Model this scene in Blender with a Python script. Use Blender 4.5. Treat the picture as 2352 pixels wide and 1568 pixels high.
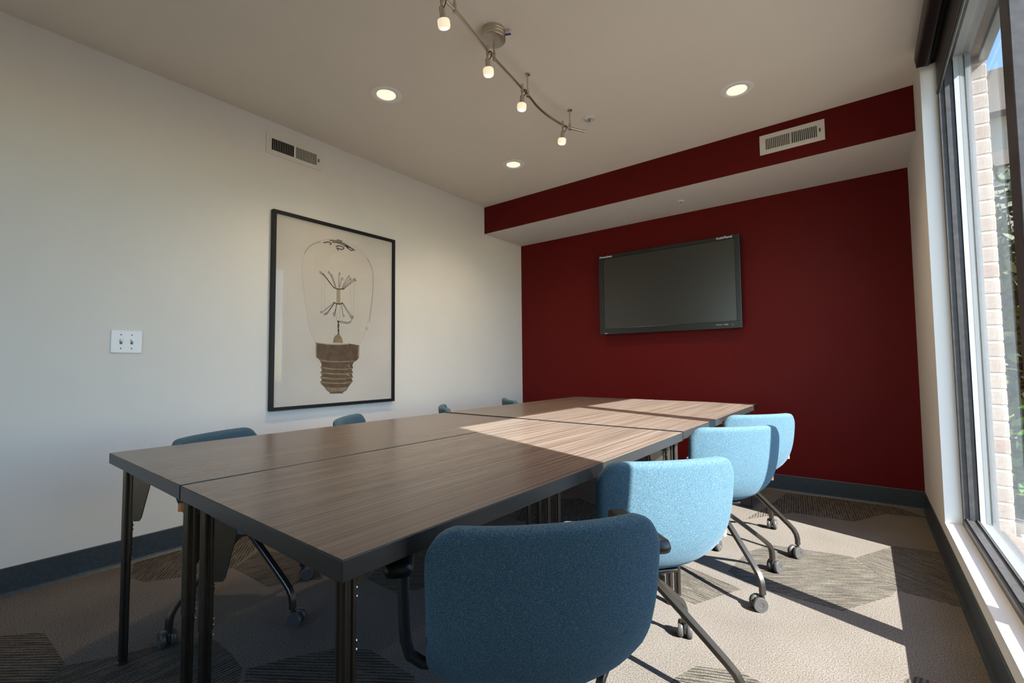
import bpy, bmesh, math, random
from mathutils import Vector, Matrix
random.seed(7)
R = math.radians
scene = bpy.context.scene
for o in list(bpy.data.objects):
    bpy.data.objects.remove(o, do_unlink=True)
COL = scene.collection

# ------------------------------------------------------------------ camera
yaw, pitch, roll, cam_h = 0.6543, 0.0510, -0.0094, 1.0467
Fh = Vector((-math.sin(yaw), math.cos(yaw), 0)); Rt = Vector((math.cos(yaw), math.sin(yaw), 0)); Up = Vector((0, 0, 1))
Fv = Fh*math.cos(pitch)+Up*math.sin(pitch); Uv = Up*math.cos(pitch)-Fh*math.sin(pitch)
R2 = Rt*math.cos(roll)+Uv*math.sin(roll); U2 = Uv*math.cos(roll)-Rt*math.sin(roll)
cam = bpy.data.cameras.new('camera'); cam.sensor_width = 36; cam.lens = 1050.2/2352*36
cam.clip_start = .02
cam_o = bpy.data.objects.new('camera', cam); COL.objects.link(cam_o)
M4 = Matrix((R2, U2, -Fv)).transposed().to_4x4(); M4.translation = Vector((0, 0, cam_h))
cam_o.matrix_world = M4
scene.camera = cam_o

# ------------------------------------------------------------------ sky, sun, exposure
SUN_EL, SUN_SLOPE = R(39.5), .345
world = bpy.data.worlds.new('sky'); scene.world = world; world.use_nodes = True
wn = world.node_tree; bg = wn.nodes['Background']
sky = wn.nodes.new('ShaderNodeTexSky'); sky.sky_type = 'NISHITA'; sky.sun_disc = False
sky.sun_elevation = SUN_EL; sky.sun_rotation = R(109); sky.air_density = 1.0; sky.dust_density = .15; sky.ozone_density = 3.0
wn.links.new(sky.outputs[0], bg.inputs[0]); bg.inputs[1].default_value = .66
sun = bpy.data.lights.new('sun', 'SUN'); sun.energy = 24.0; sun.angle = R(.53); sun.color = (1, .96, .91)
sun_o = bpy.data.objects.new('sun', sun); COL.objects.link(sun_o)
hn = math.hypot(1, SUN_SLOPE)
sd = Vector((-math.cos(SUN_EL)/hn, math.cos(SUN_EL)*SUN_SLOPE/hn, -math.sin(SUN_EL)))
sun_o.rotation_euler = sd.to_track_quat('-Z', 'Y').to_euler(); sun_o.location = (6, -2, 6)
vs = scene.view_settings
vs.view_transform = 'Standard'; vs.look = 'None'; vs.gamma = 1; vs.use_curve_mapping = False
vs.exposure = 0.2

# ------------------------------------------------------------------ helpers
def tag(o, label=None, cat=None, group=None, kind=None):
    if label: o['label'] = label
    if cat: o['category'] = cat
    if group: o['group'] = group
    if kind: o['kind'] = kind
    return o
def empty(name, loc=(0, 0, 0), rz=0):
    o = bpy.data.objects.new(name, None); COL.objects.link(o)
    o.location = loc; o.rotation_euler = (0, 0, rz); o.empty_display_size = .1
    return o
def link(name, me, mat=None, parent=None):
    o = bpy.data.objects.new(name, me); COL.objects.link(o)
    if mat is not None and not me.materials: me.materials.append(mat)
    if parent is not None: o.parent = parent
    return o
class MB:
    def __init__(s): s.bm = bmesh.new()
    def box(s, x0, x1, y0, y1, z0, z1, bev=0, seg=2):
        m = Matrix.Translation(((x0+x1)/2, (y0+y1)/2, (z0+z1)/2)) @ Matrix.Diagonal((abs(x1-x0), abs(y1-y0), abs(z1-z0), 1))
        b = bmesh.new(); bmesh.ops.create_cube(b, size=1, matrix=m)
        if bev: bmesh.ops.bevel(b, geom=b.edges[:], offset=bev, segments=seg, affect='EDGES', profile=.5)
        s._merge(b); return s
    def obox(s, mat, sx, sy, sz, bev=0):
        b = bmesh.new(); bmesh.ops.create_cube(b, size=1, matrix=Matrix.Diagonal((sx, sy, sz, 1)))
        if bev: bmesh.ops.bevel(b, geom=b.edges[:], offset=bev, segments=2, affect='EDGES', profile=.5)
        bmesh.ops.transform(b, matrix=mat, verts=b.verts); s._merge(b); return s
    def _merge(s, b):
        me = bpy.data.meshes.new('t'); b.to_mesh(me); b.free(); s.bm.from_mesh(me); bpy.data.meshes.remove(me)
    def tube(s, pts, r, n=10, cap=True, closed=False):
        pts = [Vector(p) for p in pts]; rings = []
        N = len(pts); prev = None
        for i, p in enumerate(pts):
            if closed: t = pts[(i+1) % N]-pts[i-1]
            else: t = (pts[min(i+1, N-1)]-pts[max(i-1, 0)])
            t.normalize()
            if prev is None: a = t.orthogonal().normalized()
            else: a = (prev-t*prev.dot(t)).normalized()
            prev = a; b = t.cross(a)
            rr = r[i] if isinstance(r, (list, tuple)) else r
            rings.append([s.bm.verts.new(p+a*rr*math.cos(2*math.pi*k/n)+b*rr*math.sin(2*math.pi*k/n)) for k in range(n)])
        for i in range(N if closed else N-1):
            q, w = rings[i], rings[(i+1) % N]
            for k in range(n): s.bm.faces.new((q[k], q[(k+1) % n], w[(k+1) % n], w[k]))
        if cap and not closed:
            s.bm.faces.new(rings[0][::-1]); s.bm.faces.new(rings[-1])
        return s
    def ribbon(s, pts, side, w, h):
        # rectangular bar swept along pts, 'side' is the constant width direction
        pts = [Vector(p) for p in pts]; side = Vector(side).normalized(); rings = []
        N = len(pts)
        for i, p in enumerate(pts):
            t = (pts[min(i+1, N-1)]-pts[max(i-1, 0)]).normalized(); u = t.cross(side).normalized()
            c = .3
            prof = [(-1, -1+c), (-1+c*.6, -1), (1-c*.6, -1), (1, -1+c), (1, 1-c), (1-c*.6, 1), (-1+c*.6, 1), (-1, 1-c)]
            rings.append([s.bm.verts.new(p+side*a*w/2+u*b*h/2) for a, b in prof])
        for i in range(N-1):
            q, ww = rings[i], rings[i+1]
            for k in range(8): s.bm.faces.new((q[k], q[(k+1) % 8], ww[(k+1) % 8], ww[k]))
        s.bm.faces.new(rings[0][::-1]); s.bm.faces.new(rings[-1]); return s
    def lathe(s, prof, axis_mat=None, n=24, cap=True):
        axis_mat = axis_mat or Matrix.Identity(4); rings = []
        for r, z in prof:
            rings.append([s.bm.verts.new(axis_mat @ Vector((max(r, 1e-5)*math.cos(2*math.pi*k/n), max(r, 1e-5)*math.sin(2*math.pi*k/n), z))) for k in range(n)])
        for i in range(len(rings)-1):
            q, w = rings[i], rings[i+1]
            for k in range(n): s.bm.faces.new((q[k], q[(k+1) % n], w[(k+1) % n], w[k]))
        if cap:
            s.bm.faces.new(rings[0][::-1]); s.bm.faces.new(rings[-1])
        return s
    def prism(s, poly, mat, h):
        # 2D polygon extruded by h along local z, placed by mat
        a = [s.bm.verts.new(mat @ Vector((x, y, 0))) for x, y in poly]
        b = [s.bm.verts.new(mat @ Vector((x, y, h))) for x, y in poly]
        n = len(poly)
        s.bm.faces.new(a[::-1]); s.bm.faces.new(b)
        for k in range(n): s.bm.faces.new((a[k], a[(k+1) % n], b[(k+1) % n], b[k]))
        return s
    def mesh(s, name, smooth=False, angle=None):
        bmesh.ops.recalc_face_normals(s.bm, faces=s.bm.faces)
        me = bpy.data.meshes.new(name); s.bm.to_mesh(me); s.bm.free()
        if smooth or angle:
            for p in me.polygons: p.use_smooth = True
            if angle:
                me.set_sharp_from_angle(angle=R(angle))
        return me
    def build(s, name, mat, parent=None, smooth=False, angle=None):
        return link(name, s.mesh(name, smooth, angle), mat, parent)
def copy_tree(o, parent=None):
    c = o.copy(); COL.objects.link(c); c.parent = parent
    for ch in o.children: copy_tree(ch, c)
    return c

# ------------------------------------------------------------------ materials
MATS = {}
def mat(name, col, rough=.5, metal=0, spec=.5, noise=None, bump=None, emit=None, sheen=0, coat=0):
    m = bpy.data.materials.new(name); m.use_nodes = True; nt = m.node_tree
    b = nt.nodes['Principled BSDF']; b.inputs['Base Color'].default_value = (*col, 1)
    b.inputs['Roughness'].default_value = rough; b.inputs['Metallic'].default_value = metal
    b.inputs['Specular IOR Level'].default_value = spec
    if sheen: b.inputs['Sheen Weight'].default_value = sheen; b.inputs['Sheen Roughness'].default_value = .5
    if coat: b.inputs['Coat Weight'].default_value = coat
    tc = nt.nodes.new('ShaderNodeTexCoord')
    if noise:   # (scale, amount, detail)
        n = nt.nodes.new('ShaderNodeTexNoise'); n.inputs['Scale'].default_value = noise[0]; n.inputs['Detail'].default_value = noise[2]
        nt.links.new(tc.outputs['Object'], n.inputs['Vector'])
        r = nt.nodes.new('ShaderNodeValToRGB'); r.color_ramp.elements[0].position = .3; r.color_ramp.elements[1].position = .7
        r.color_ramp.elements[0].color = (*[c*(1-noise[1]) for c in col], 1); r.color_ramp.elements[1].color = (*[min(1, c*(1+noise[1])) for c in col], 1)
        nt.links.new(n.outputs['Fac'], r.inputs[0]); nt.links.new(r.outputs[0], b.inputs['Base Color'])
    if bump:    # (scale, strength, distance)
        n2 = nt.nodes.new('ShaderNodeTexNoise'); n2.inputs['Scale'].default_value = bump[0]; n2.inputs['Detail'].default_value = 4
        nt.links.new(tc.outputs['Object'], n2.inputs['Vector'])
        bp = nt.nodes.new('ShaderNodeBump'); bp.inputs['Strength'].default_value = bump[1]; bp.inputs['Distance'].default_value = bump[2]
        nt.links.new(n2.outputs['Fac'], bp.inputs['Height']); nt.links.new(bp.outputs[0], b.inputs['Normal'])
    if emit:
        b.inputs['Emission Color'].default_value = (*emit[0], 1); b.inputs['Emission Strength'].default_value = emit[1]
    MATS[name] = m; return m
cream = mat('cream paint', (.72, .69, .645), .6, noise=(3, .015, 2), bump=(220, .06, .002))
ceil_m = mat('ceiling paint', (.79, .735, .65), .7, noise=(2, .015, 2), bump=(160, .06, .002))
red = mat('red paint', (.108, .0036, .0032), .5, spec=.16, noise=(4, .03, 2), bump=(240, .05, .002))
white_trim = mat('white trim', (.70, .69, .67), .4)
base_m = mat('slate vinyl base', (.030, .042, .052), .42, noise=(60, .25, 3))
black_fr = mat('black window frame', (.045, .043, .045), .42, noise=(30, .25, 4))
alu = mat('grey aluminium edge', (.20, .21, .22), .38, metal=.7)
white_fr = mat('white vinyl', (.33, .34, .35), .35)
steel_dk = mat('bronze black steel', (.055, .048, .042), .32, metal=.85)
steel_lg = mat('bronze leg', (.10, .088, .076), .30, metal=.9)
tleg = mat('table leg steel', (.060, .050, .040), .34, metal=.75)
nickel = mat('brushed nickel', (.58, .52, .43), .28, metal=1)
chrome = mat('bright screw', (.35, .34, .32), .3, metal=1)
blk = mat('black plastic', (.012, .013, .014), .4)
wheel_m = mat('grey caster plastic', (.048, .045, .044), .4)
tagm = mat('orange tag', (.85, .33, .12), .7)
tv_b = mat('television bezel', (.012, .014, .014), .32)
tv_s = mat('television screen', (.015, .0135, .010), .3, spec=.9)
whitep = mat('white lettering', (.75, .75, .75), .5)
swp = mat('white switch plastic', (.80, .81, .83), .35)
frame_m = mat('black picture frame', (.009, .009, .010), .45, spec=.25)
blind_m = mat('dark blind fabric', (.020, .018, .017), .55, noise=(300, .2, 2))
bead_m = mat('pale hem bar', (.30, .30, .27), .35, metal=.5)
ven = mat('vent enamel', (.70, .67, .59), .4)
dark_in = mat('duct shade and lever black', (.01, .009, .008), .8)
blue_tape = mat('blue tape', (.01, .04, .30), .5)
mortar = mat('mortar', (.50, .47, .43), .9)
bricks_m = [mat('brick %s' % k, c, .85, noise=(40, .12, 4), bump=(90, .3, .004)) for k, c in
            (('pale', (.38, .325, .295)), ('rose', (.36, .29, .26)), ('buff', (.40, .35, .32)))]

# carpet
def carpet(name, striped, c0, c1, ang=0):
    m = bpy.data.materials.new(name); m.use_nodes = True; nt = m.node_tree; b = nt.nodes['Principled BSDF']
    b.inputs['Roughness'].default_value = .95; b.inputs['Specular IOR Level'].default_value = .1
    tc = nt.nodes.new('ShaderNodeTexCoord'); n = nt.nodes.new('ShaderNodeTexNoise'); n.inputs['Scale'].default_value = 240; n.inputs['Detail'].default_value = 2
    nt.links.new(tc.outputs['Object'], n.inputs['Vector'])
    r = nt.nodes.new('ShaderNodeValToRGB'); r.color_ramp.elements[0].position = .40; r.color_ramp.elements[1].position = .61
    r.color_ramp.elements[0].color = (*c0, 1); r.color_ramp.elements[1].color = (*c1, 1)
    nt.links.new(n.outputs['Fac'], r.inputs[0]); src = r.outputs[0]; hgt = n.outputs['Fac']
    # worn soil spots
    n3 = nt.nodes.new('ShaderNodeTexNoise'); n3.inputs['Scale'].default_value = 3.5; n3.inputs['Detail'].default_value = 3
    nt.links.new(tc.outputs['Object'], n3.inputs['Vector'])
    r3 = nt.nodes.new('ShaderNodeValToRGB'); r3.color_ramp.elements[0].position = .3; r3.color_ramp.elements[1].position = .75
    r3.color_ramp.elements[0].color = (.86, .84, .82, 1); r3.color_ramp.elements[1].color = (1, 1, 1, 1)
    nt.links.new(n3.outputs['Fac'], r3.inputs[0])
    if striped:
        mp = nt.nodes.new('ShaderNodeMapping'); mp.inputs['Rotation'].default_value = (0, 0, -ang)
        nt.links.new(tc.outputs['Object'], mp.inputs['Vector'])
        sp = nt.nodes.new('ShaderNodeMapping'); sp.inputs['Scale'].default_value = (9, 62, 1)
        nt.links.new(mp.outputs[0], sp.inputs['Vector'])
        ns = nt.nodes.new('ShaderNodeTexNoise'); ns.inputs['Scale'].default_value = 1.0; ns.inputs['Detail'].default_value = 1.5
        wv = nt.nodes.new('ShaderNodeTexWave'); wv.wave_type = 'BANDS'; wv.bands_direction = 'Y'; wv.inputs['Scale'].default_value = 21; wv.inputs['Distortion'].default_value = 1.2
        wv.inputs['Detail Scale'].default_value = .5
        nt.links.new(mp.outputs[0], wv.inputs['Vector'])
        nt.links.new(sp.outputs[0], ns.inputs['Vector'])
        ad = nt.nodes.new('ShaderNodeMath'); ad.operation = 'MULTIPLY_ADD'; ad.inputs[1].default_value = .45
        nt.links.new(wv.outputs['Fac'], ad.inputs[0]); nt.links.new(ns.outputs['Fac'], ad.inputs[2])
        rs = nt.nodes.new('ShaderNodeValToRGB'); rs.color_ramp.elements[0].position = .52; rs.color_ramp.elements[1].position = .86
        rs.color_ramp.elements[0].color = (.32, .315, .32, 1); rs.color_ramp.elements[1].color = (1.0, .98, .92, 1)
        nt.links.new(ad.outputs[0], rs.inputs[0])
        mx = nt.nodes.new('ShaderNodeMix'); mx.data_type = 'RGBA'; mx.blend_type = 'MULTIPLY'; mx.inputs['Factor'].default_value = 1
        nt.links.new(src, mx.inputs['A']); nt.links.new(rs.outputs[0], mx.inputs['B']); src = mx.outputs['Result']; hgt = ad.outputs[0]
    mx2 = nt.nodes.new('ShaderNodeMix'); mx2.data_type = 'RGBA'; mx2.blend_type = 'MULTIPLY'; mx2.inputs['Factor'].default_value = 1
    nt.links.new(src, mx2.inputs['A']); nt.links.new(r3.outputs[0], mx2.inputs['B'])
    nt.links.new(mx2.outputs['Result'], b.inputs['Base Color'])
    bp = nt.nodes.new('ShaderNodeBump'); bp.inputs['Strength'].default_value = .1; bp.inputs['Distance'].default_value = .001
    nt.links.new(hgt, bp.inputs['Height']); nt.links.new(bp.outputs[0], b.inputs['Normal'])
    return m
carpet_plain = carpet('taupe carpet', False, (.082, .069, .060), (.184, .166, .149))
CSTRIPE = ((.078, .070, .062), (.150, .136, .119))

# wood laminate, grain along local Y
def wood():
    m = bpy.data.materials.new('walnut laminate'); m.use_nodes = True; nt = m.node_tree; b = nt.nodes['Principled BSDF']
    b.inputs['Roughness'].default_value = .27; b.inputs['Specular IOR Level'].default_value = .36
    tc = nt.nodes.new('ShaderNodeTexCoord'); mp = nt.nodes.new('ShaderNodeMapping'); mp.inputs['Scale'].default_value = (75, 1.1, 1)
    nt.links.new(tc.outputs['Object'], mp.inputs['Vector'])
    n = nt.nodes.new('ShaderNodeTexNoise'); n.inputs['Scale'].default_value = 1.0; n.inputs['Detail'].default_value = 4; n.inputs['Roughness'].default_value = .55; n.inputs['Distortion'].default_value = 0
    nt.links.new(mp.outputs[0], n.inputs['Vector'])
    r = nt.nodes.new('ShaderNodeValToRGB'); e = r.color_ramp.elements
    e[0].position = .3; e[0].color = (.082, .062, .051, 1); e[1].position = .72; e[1].color = (.200, .160, .136, 1)
    e.new(.52).color = (.138, .108, .090, 1)
    nt.links.new(n.outputs['Fac'], r.inputs[0]); nt.links.new(r.outputs[0], b.inputs['Base Color'])
    return m
wood_m = wood()

def fabric():
    m = bpy.data.materials.new('teal blue wool'); m.use_nodes = True; nt = m.node_tree; b = nt.nodes['Principled BSDF']
    b.inputs['Roughness'].default_value = .92; b.inputs['Specular IOR Level'].default_value = .15
    b.inputs['Sheen Weight'].default_value = .12; b.inputs['Sheen Roughness'].default_value = .45; b.inputs['Sheen Tint'].default_value = (.6, .8, 1, 1)
    tc = nt.nodes.new('ShaderNodeTexCoord'); mp = nt.nodes.new('ShaderNodeMapping'); mp.inputs['Scale'].default_value = (330, 330, 640)
    nt.links.new(tc.outputs['Object'], mp.inputs['Vector'])
    n = nt.nodes.new('ShaderNodeTexNoise'); n.inputs['Scale'].default_value = 1; n.inputs['Detail'].default_value = 3; n.inputs['Roughness'].default_value = .7
    nt.links.new(mp.outputs[0], n.inputs['Vector'])
    r = nt.nodes.new('ShaderNodeValToRGB'); e = r.color_ramp.elements
    e[0].position = .28; e[0].color = (.008, .048, .082, 1); e[1].position = .72; e[1].color = (.165, .192, .210, 1)
    e.new(.5).color = (.044, .100, .142, 1)
    nt.links.new(n.outputs['Fac'], r.inputs[0]); nt.links.new(r.outputs[0], b.inputs['Base Color'])
    bp = nt.nodes.new('ShaderNodeBump'); bp.inputs['Strength'].default_value = .35; bp.inputs['Distance'].default_value = .002
    nt.links.new(n.outputs['Fac'], bp.inputs['Height']); nt.links.new(bp.outputs[0], b.inputs['Normal'])
    return m
fab = fabric()

def glass_mat(name, ior=1.45, tint=(.97, .99, .98)):
    m = bpy.data.materials.new(name); m.use_nodes = True; nt = m.node_tree
    nt.nodes.remove(nt.nodes['Principled BSDF']); out = nt.nodes['Material Output']
    t = nt.nodes.new('ShaderNodeBsdfTransparent'); t.inputs[0].default_value = (*tint, 1)
    g = nt.nodes.new('ShaderNodeBsdfGlossy'); g.inputs['Roughness'].default_value = .02
    fr = nt.nodes.new('ShaderNodeFresnel'); ge = nt.nodes.new('ShaderNodeNewGeometry')
    io = nt.nodes.new('ShaderNodeMix'); io.data_type = 'FLOAT'; io.inputs['A'].default_value = ior; io.inputs['B'].default_value = 1/ior
    nt.links.new(ge.outputs['Backfacing'], io.inputs['Factor']); nt.links.new(io.outputs['Result'], fr.inputs['IOR'])
    mx = nt.nodes.new('ShaderNodeMixShader')
    nt.links.new(fr.outputs[0], mx.inputs[0]); nt.links.new(t.outputs[0], mx.inputs[1]); nt.links.new(g.outputs[0], mx.inputs[2])
    nt.links.new(mx.outputs[0], out.inputs[0]); return m
glass = glass_mat('clear glass', 1.32)
shade_m = mat('lit frosted glass', (.9, .85, .75), .5, emit=((1, .88, .68), 1.3))
shade_rim = mat('frosted glass rim', (.9, .84, .7), .5, emit=((1, .82, .56), .62))
lens_m = mat('lit lens', (.9, .85, .75), .5, emit=((1, .86, .64), .8))

# ------------------------------------------------------------------ the room
XL, XR, YB, YN = -3.179, .308, 4.339, -1.5
ZC, ZS, YK = 2.7417, 2.452, 3.675
WY0, WY1, ZSILL, ZHEAD = .885, 3.325, .198, 2.70
XO = .50      # outer face of the inner wall leaf
def struct(name, mb, m, parent=None):
    o = mb.build(name, m, parent)
    if parent is None: o['kind'] = 'structure'
    return o
floor = struct('floor', MB().box(XL-.2, XO, YN-.2, YB+.2, -.1, 0), carpet_plain)
PATCHES = [
 (-84, [(-.67, 3.41), (-.60, 3.76), (-.53, 4.28), (-.24, 4.325), (.15, 4.325), (.30, 4.15), (.08, 4.10), (-.09, 3.78), (-.43, 3.76)]),
 (32, [(-.46, 3.03), (-.09, 3.10), (-.03, 3.0), (.08, 2.77), (.06, 2.69), (-.11, 2.41), (-.29, 2.42), (-.48, 2.44), (-.58, 2.52), (-.55, 2.84)]),
 (-32, [(-.075, 3.09), (.10, 3.42), (.29, 3.45), (.295, 2.74), (.085, 2.77), (-.025, 3.0)]),
 (-96, [(.07, 2.02), (.10, 2.06), (.13, 2.06), (.22, 1.9), (.12, 1.6), (.02, 1.75)]),
 (-15, [(-.82, 2.48), (-.59, 2.40), (-.49, 2.36), (-.62, 2.10), (-.73, 2.11), (-.85, 2.25), (-.88, 2.43)]),
 (24, [(-.54, 1.57), (-.50, 1.68), (-.38, 1.74), (-.30, 1.72), (-.22, 1.6), (-.40, 1.35), (-.55, 1.40)]),
 (146, [(-3.16, .76), (-3.16, 1.02), (-3.16, 1.30), (-3.05, 1.37), (-2.79, 1.20), (-2.655, 1.05), (-2.74, .87), (-2.84, .72), (-2.96, .69)]),
 (38, [(-2.9, .05), (-2.66, .32), (-2.61, .35), (-2.30, .36), (-2.20, .30), (-2.4, .0)]),
 (88, [(-2.28, .352), (-2.20, .49), (-2.15, .60), (-2.08, .72), (-2.0, .74), (-1.88, .74), (-1.76, .73), (-1.67, .68), (-1.8, .35), (-2.15, .27)]),
 (72, [(-2.645, 1.05), (-2.78, 1.23), (-2.49, 1.38), (-2.33, 1.32), (-2.16, 1.26), (-2.26, 1.13), (-2.30, 1.06)]),
 (34, [(-1.74, .735), (-1.68, .86), (-1.58, 1.01), (-1.48, 1.06), (-1.24, 1.06), (-1.10, .95), (-1.3, .6), (-1.63, .68)]),
 (36, [(-1.98, 1.39), (-1.75, 1.39), (-1.72, 1.44), (-1.67, 1.50), (-1.76, 1.71), (-2.07, 1.93), (-2.12, 1.65)]),
 (80, [(-1.15, 1.05), (-.95, .75), (-.75, .9), (-.8, 1.2), (-1.0, 1.3)]),
 (20, [(-1.35, 1.9), (-1.0, 1.7), (-.9, 2.0), (-1.1, 2.3), (-1.4, 2.2)]),
 (110, [(-1.9, 2.5), (-1.5, 2.6), (-1.4, 3.0), (-1.8, 3.2), (-2.1, 2.9)]),
 (50, [(-3.0, 2.2), (-2.6, 2.1), (-2.4, 2.5), (-2.7, 2.9), (-3.1, 2.7)]),
 (5, [(-1.1, 3.1), (-.8, 3.3), (-.9, 3.7), (-1.3, 3.9), (-1.5, 3.5)]),
 (130, [(-2.9, 3.5), (-2.4, 3.4), (-2.1, 3.8), (-2.5, 4.2), (-3.0, 4.0)]),
 (15, [(-1.6, -.2), (-1.0, -.3), (-.8, .2), (-1.3, .4)]),
 (60, [(-.4, .3), (0, .2), (.2, .6), (-.1, .9), (-.4, .7)]),
]
for a, poly in PATCHES:
    MB().prism(poly, Matrix.Translation((0, 0, -.0015)), .0025).build('carpet_patch', carpet('striped carpet %d' % a, True, *CSTRIPE, R(a)), floor)
ceiling = struct('ceiling', MB().box(XL-.2, XO, YN-.2, YB+.2, ZC, ZC+.15), ceil_m)
struct('wall_left', MB().box(XL-.15, XL, YN-.2, YB+.2, 0, ZC), cream)
struct('wall_back', MB().box(XL, XO, YB, YB+.15, 0, ZC), red)
FX0, FX1, FZ0, FZ1 = -2.05, -.55, .25, 2.50      # unseen window added behind the camera to let in more daylight
struct('wall_front', MB().box(XL, FX0, YN-.15, YN, 0, ZC).box(FX1, XO, YN-.15, YN, 0, ZC).box(FX0, FX1, YN-.15, YN, 0, FZ0).box(FX0, FX1, YN-.15, YN, FZ1, ZC), cream)
struct('wall_right', MB().box(XR, XO, YN, WY0, 0, ZC).box(XR, XO, WY1, YB, 0, ZC).box(XR, XO, WY0, WY1, 0, ZSILL-.02).box(XR, XO, WY0, WY1, ZHEAD, ZC), cream)
# dropped bulkhead along the red wall: white underside, red face
bulk = struct('ceiling_bulkhead', MB().box(XL, XR, YK+.002, YB, ZS, ZC), cream)
MB().box(XL, XR, YK, YK+.004, ZS+.0005, ZC).build('painted_face', red, bulk)
BB = .133
def basebd(name, pts):
    # profile with cove toe extruded along a straight run (p, q, inward normal)
    p, q, n = [Vector((*v, 0)) for v in pts]
    prof = [(0, 0), (.018, 0), (.014, .004), (.009, .012), (.007, .02), (.006, BB-.004), (.004, BB), (0, BB)]
    m = MB(); a = [m.bm.verts.new(p+n*x+Vector((0, 0, z))) for x, z in prof]; b = [m.bm.verts.new(q+n*x+Vector((0, 0, z))) for x, z in prof]
    k = len(prof); m.bm.faces.new(a); m.bm.faces.new(b[::-1])
    for i in range(k): m.bm.faces.new((a[i], a[(i+1) % k], b[(i+1) % k], b[i]))
    struct(name, m, base_m)
basebd('baseboard_left', ((XL, YN), (XL, YB), (1, 0)))
basebd('baseboard_back', ((XL, YB), (XR, YB), (0, -1)))
basebd('baseboard_right', ((XR, YN), (XR, YB), (-1, 0)))
struct('trim_1', MB().box(XR-.001, .378, WY0, WY1, ZSILL-.025, ZSILL, .002), white_trim)
# jamb linings of the window recess
struct('trim_2', MB().box(XR, .378, WY1-.004, WY1, ZSILL, ZHEAD).box(XR, .378, WY0, WY0+.004, ZSILL, ZHEAD), white_trim)

# window: black inner frame, white outer frame, two panes
win = empty('window_1', (.43, (WY0+WY1)/2, ZSILL)); win['kind'] = 'structure'
def wpart(name, mb, m, par=None):
    o = mb.build(name, m, win if par is None else par)
    o.matrix_parent_inverse = Matrix.Translation(-(win.location)) if par is None else Matrix.Identity(4); return o
JY0, JY1 = WY0, WY1
wpart('frame_jamb', MB().box(.375, .435, JY1-.028, JY1+.01, ZSILL-.01, ZHEAD, .002).box(.40, .41, JY1-.034, JY1-.02, ZSILL+.045, ZHEAD-.03), black_fr)
wpart('frame_jamb', MB().box(.375, .435, JY0-.01, JY0+.028, ZSILL-.01, ZHEAD, .002), black_fr)
wpart('frame_sill', MB().box(.375, .435, JY0+.02, JY1-.02, ZSILL-.01, ZSILL+.034, .002).box(.385, .392, JY0+.02, JY1-.02, ZSILL+.03, ZSILL+.042).box(.425, .432, JY0+.02, JY1-.02, ZSILL+.03, ZSILL+.042), black_fr)
wpart('frame_head', MB().box(.375, .435, JY0+.02, JY1-.02, ZHEAD-.06, ZHEAD+.01, .002), black_fr)
MY0, MY1 = 2.135, 2.245
wpart('mullion', MB().box(.420, .476, MY0, MY1, ZSILL, ZHEAD-.05, .003), black_fr)
of = MB()
for xx0, xx1, dep in ((.437, .456, .034), (.458, .478, .026), (.480, .490, .040), (.492, .505, .018)):
    of.box(xx0, xx1, JY1-dep, JY1+.01, ZSILL-.01, ZHEAD)
wpart('outer_jamb', of, white_fr)
of = MB()
for xx0, xx1, dep in ((.437, .456, .034), (.458, .478, .026), (.480, .490, .040), (.492, .505, .018)):
    of.box(xx0, xx1, JY0-.01, JY0+dep, ZSILL-.01, ZHEAD)
wpart('outer_jamb', of, white_fr)
of = MB()
for xx0, xx1, dep in ((.437, .456, .036), (.458, .478, .028), (.480, .490, .020), (.492, .520, .006)):
    of.box(xx0, xx1, JY0+.03, JY1-.03, ZSILL-.02, ZSILL+dep)
wpart('outer_sill', of, mat('shade grey sill', (.16, .165, .17), .5))  # white vinyl darkened here; shade on the sill tracks put into its colour
wpart('outer_head', MB().box(.437, .505, JY0+.02, JY1-.02, ZHEAD-.045, ZHEAD+.005), white_fr)
wpart('window_pane', MB().box(.4555, .4585, MY1-.01, JY1-.02, ZSILL+.025, ZHEAD-.04), glass)
wpart('window_pane', MB().box(.4555, .4585, JY0+.02, MY0+.01, ZSILL+.025, ZHEAD-.04), glass)

added_win = empty('added_window', (-1.45, YN-.08, FZ0)); added_win['kind'] = 'structure'  # whole window is an unseen addition that brightens the room
def added_win_part(name, mb, m):
    o = mb.build(name, m, added_win); o.matrix_parent_inverse = Matrix.Translation(-(added_win.location)); return o
for a, b in ((FX0, FX0+.05), (-1.33, -1.27), (FX1-.05, FX1)):
    added_win_part('frame_post', MB().box(a, b, YN-.11, YN-.05, FZ0, FZ1, .002), black_fr)
for a, b in ((FZ0, FZ0+.05), (FZ1-.05, FZ1)):
    added_win_part('frame_rail', MB().box(FX0, FX1, YN-.105, YN-.055, a, b, .002), black_fr)
added_win_part('window_pane', MB().box(FX0+.04, -1.32, YN-.082, YN-.079, FZ0+.04, FZ1-.04), glass)
added_win_part('window_pane', MB().box(-1.28, FX1-.04, YN-.082, YN-.079, FZ0+.04, FZ1-.04), glass)

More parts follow.
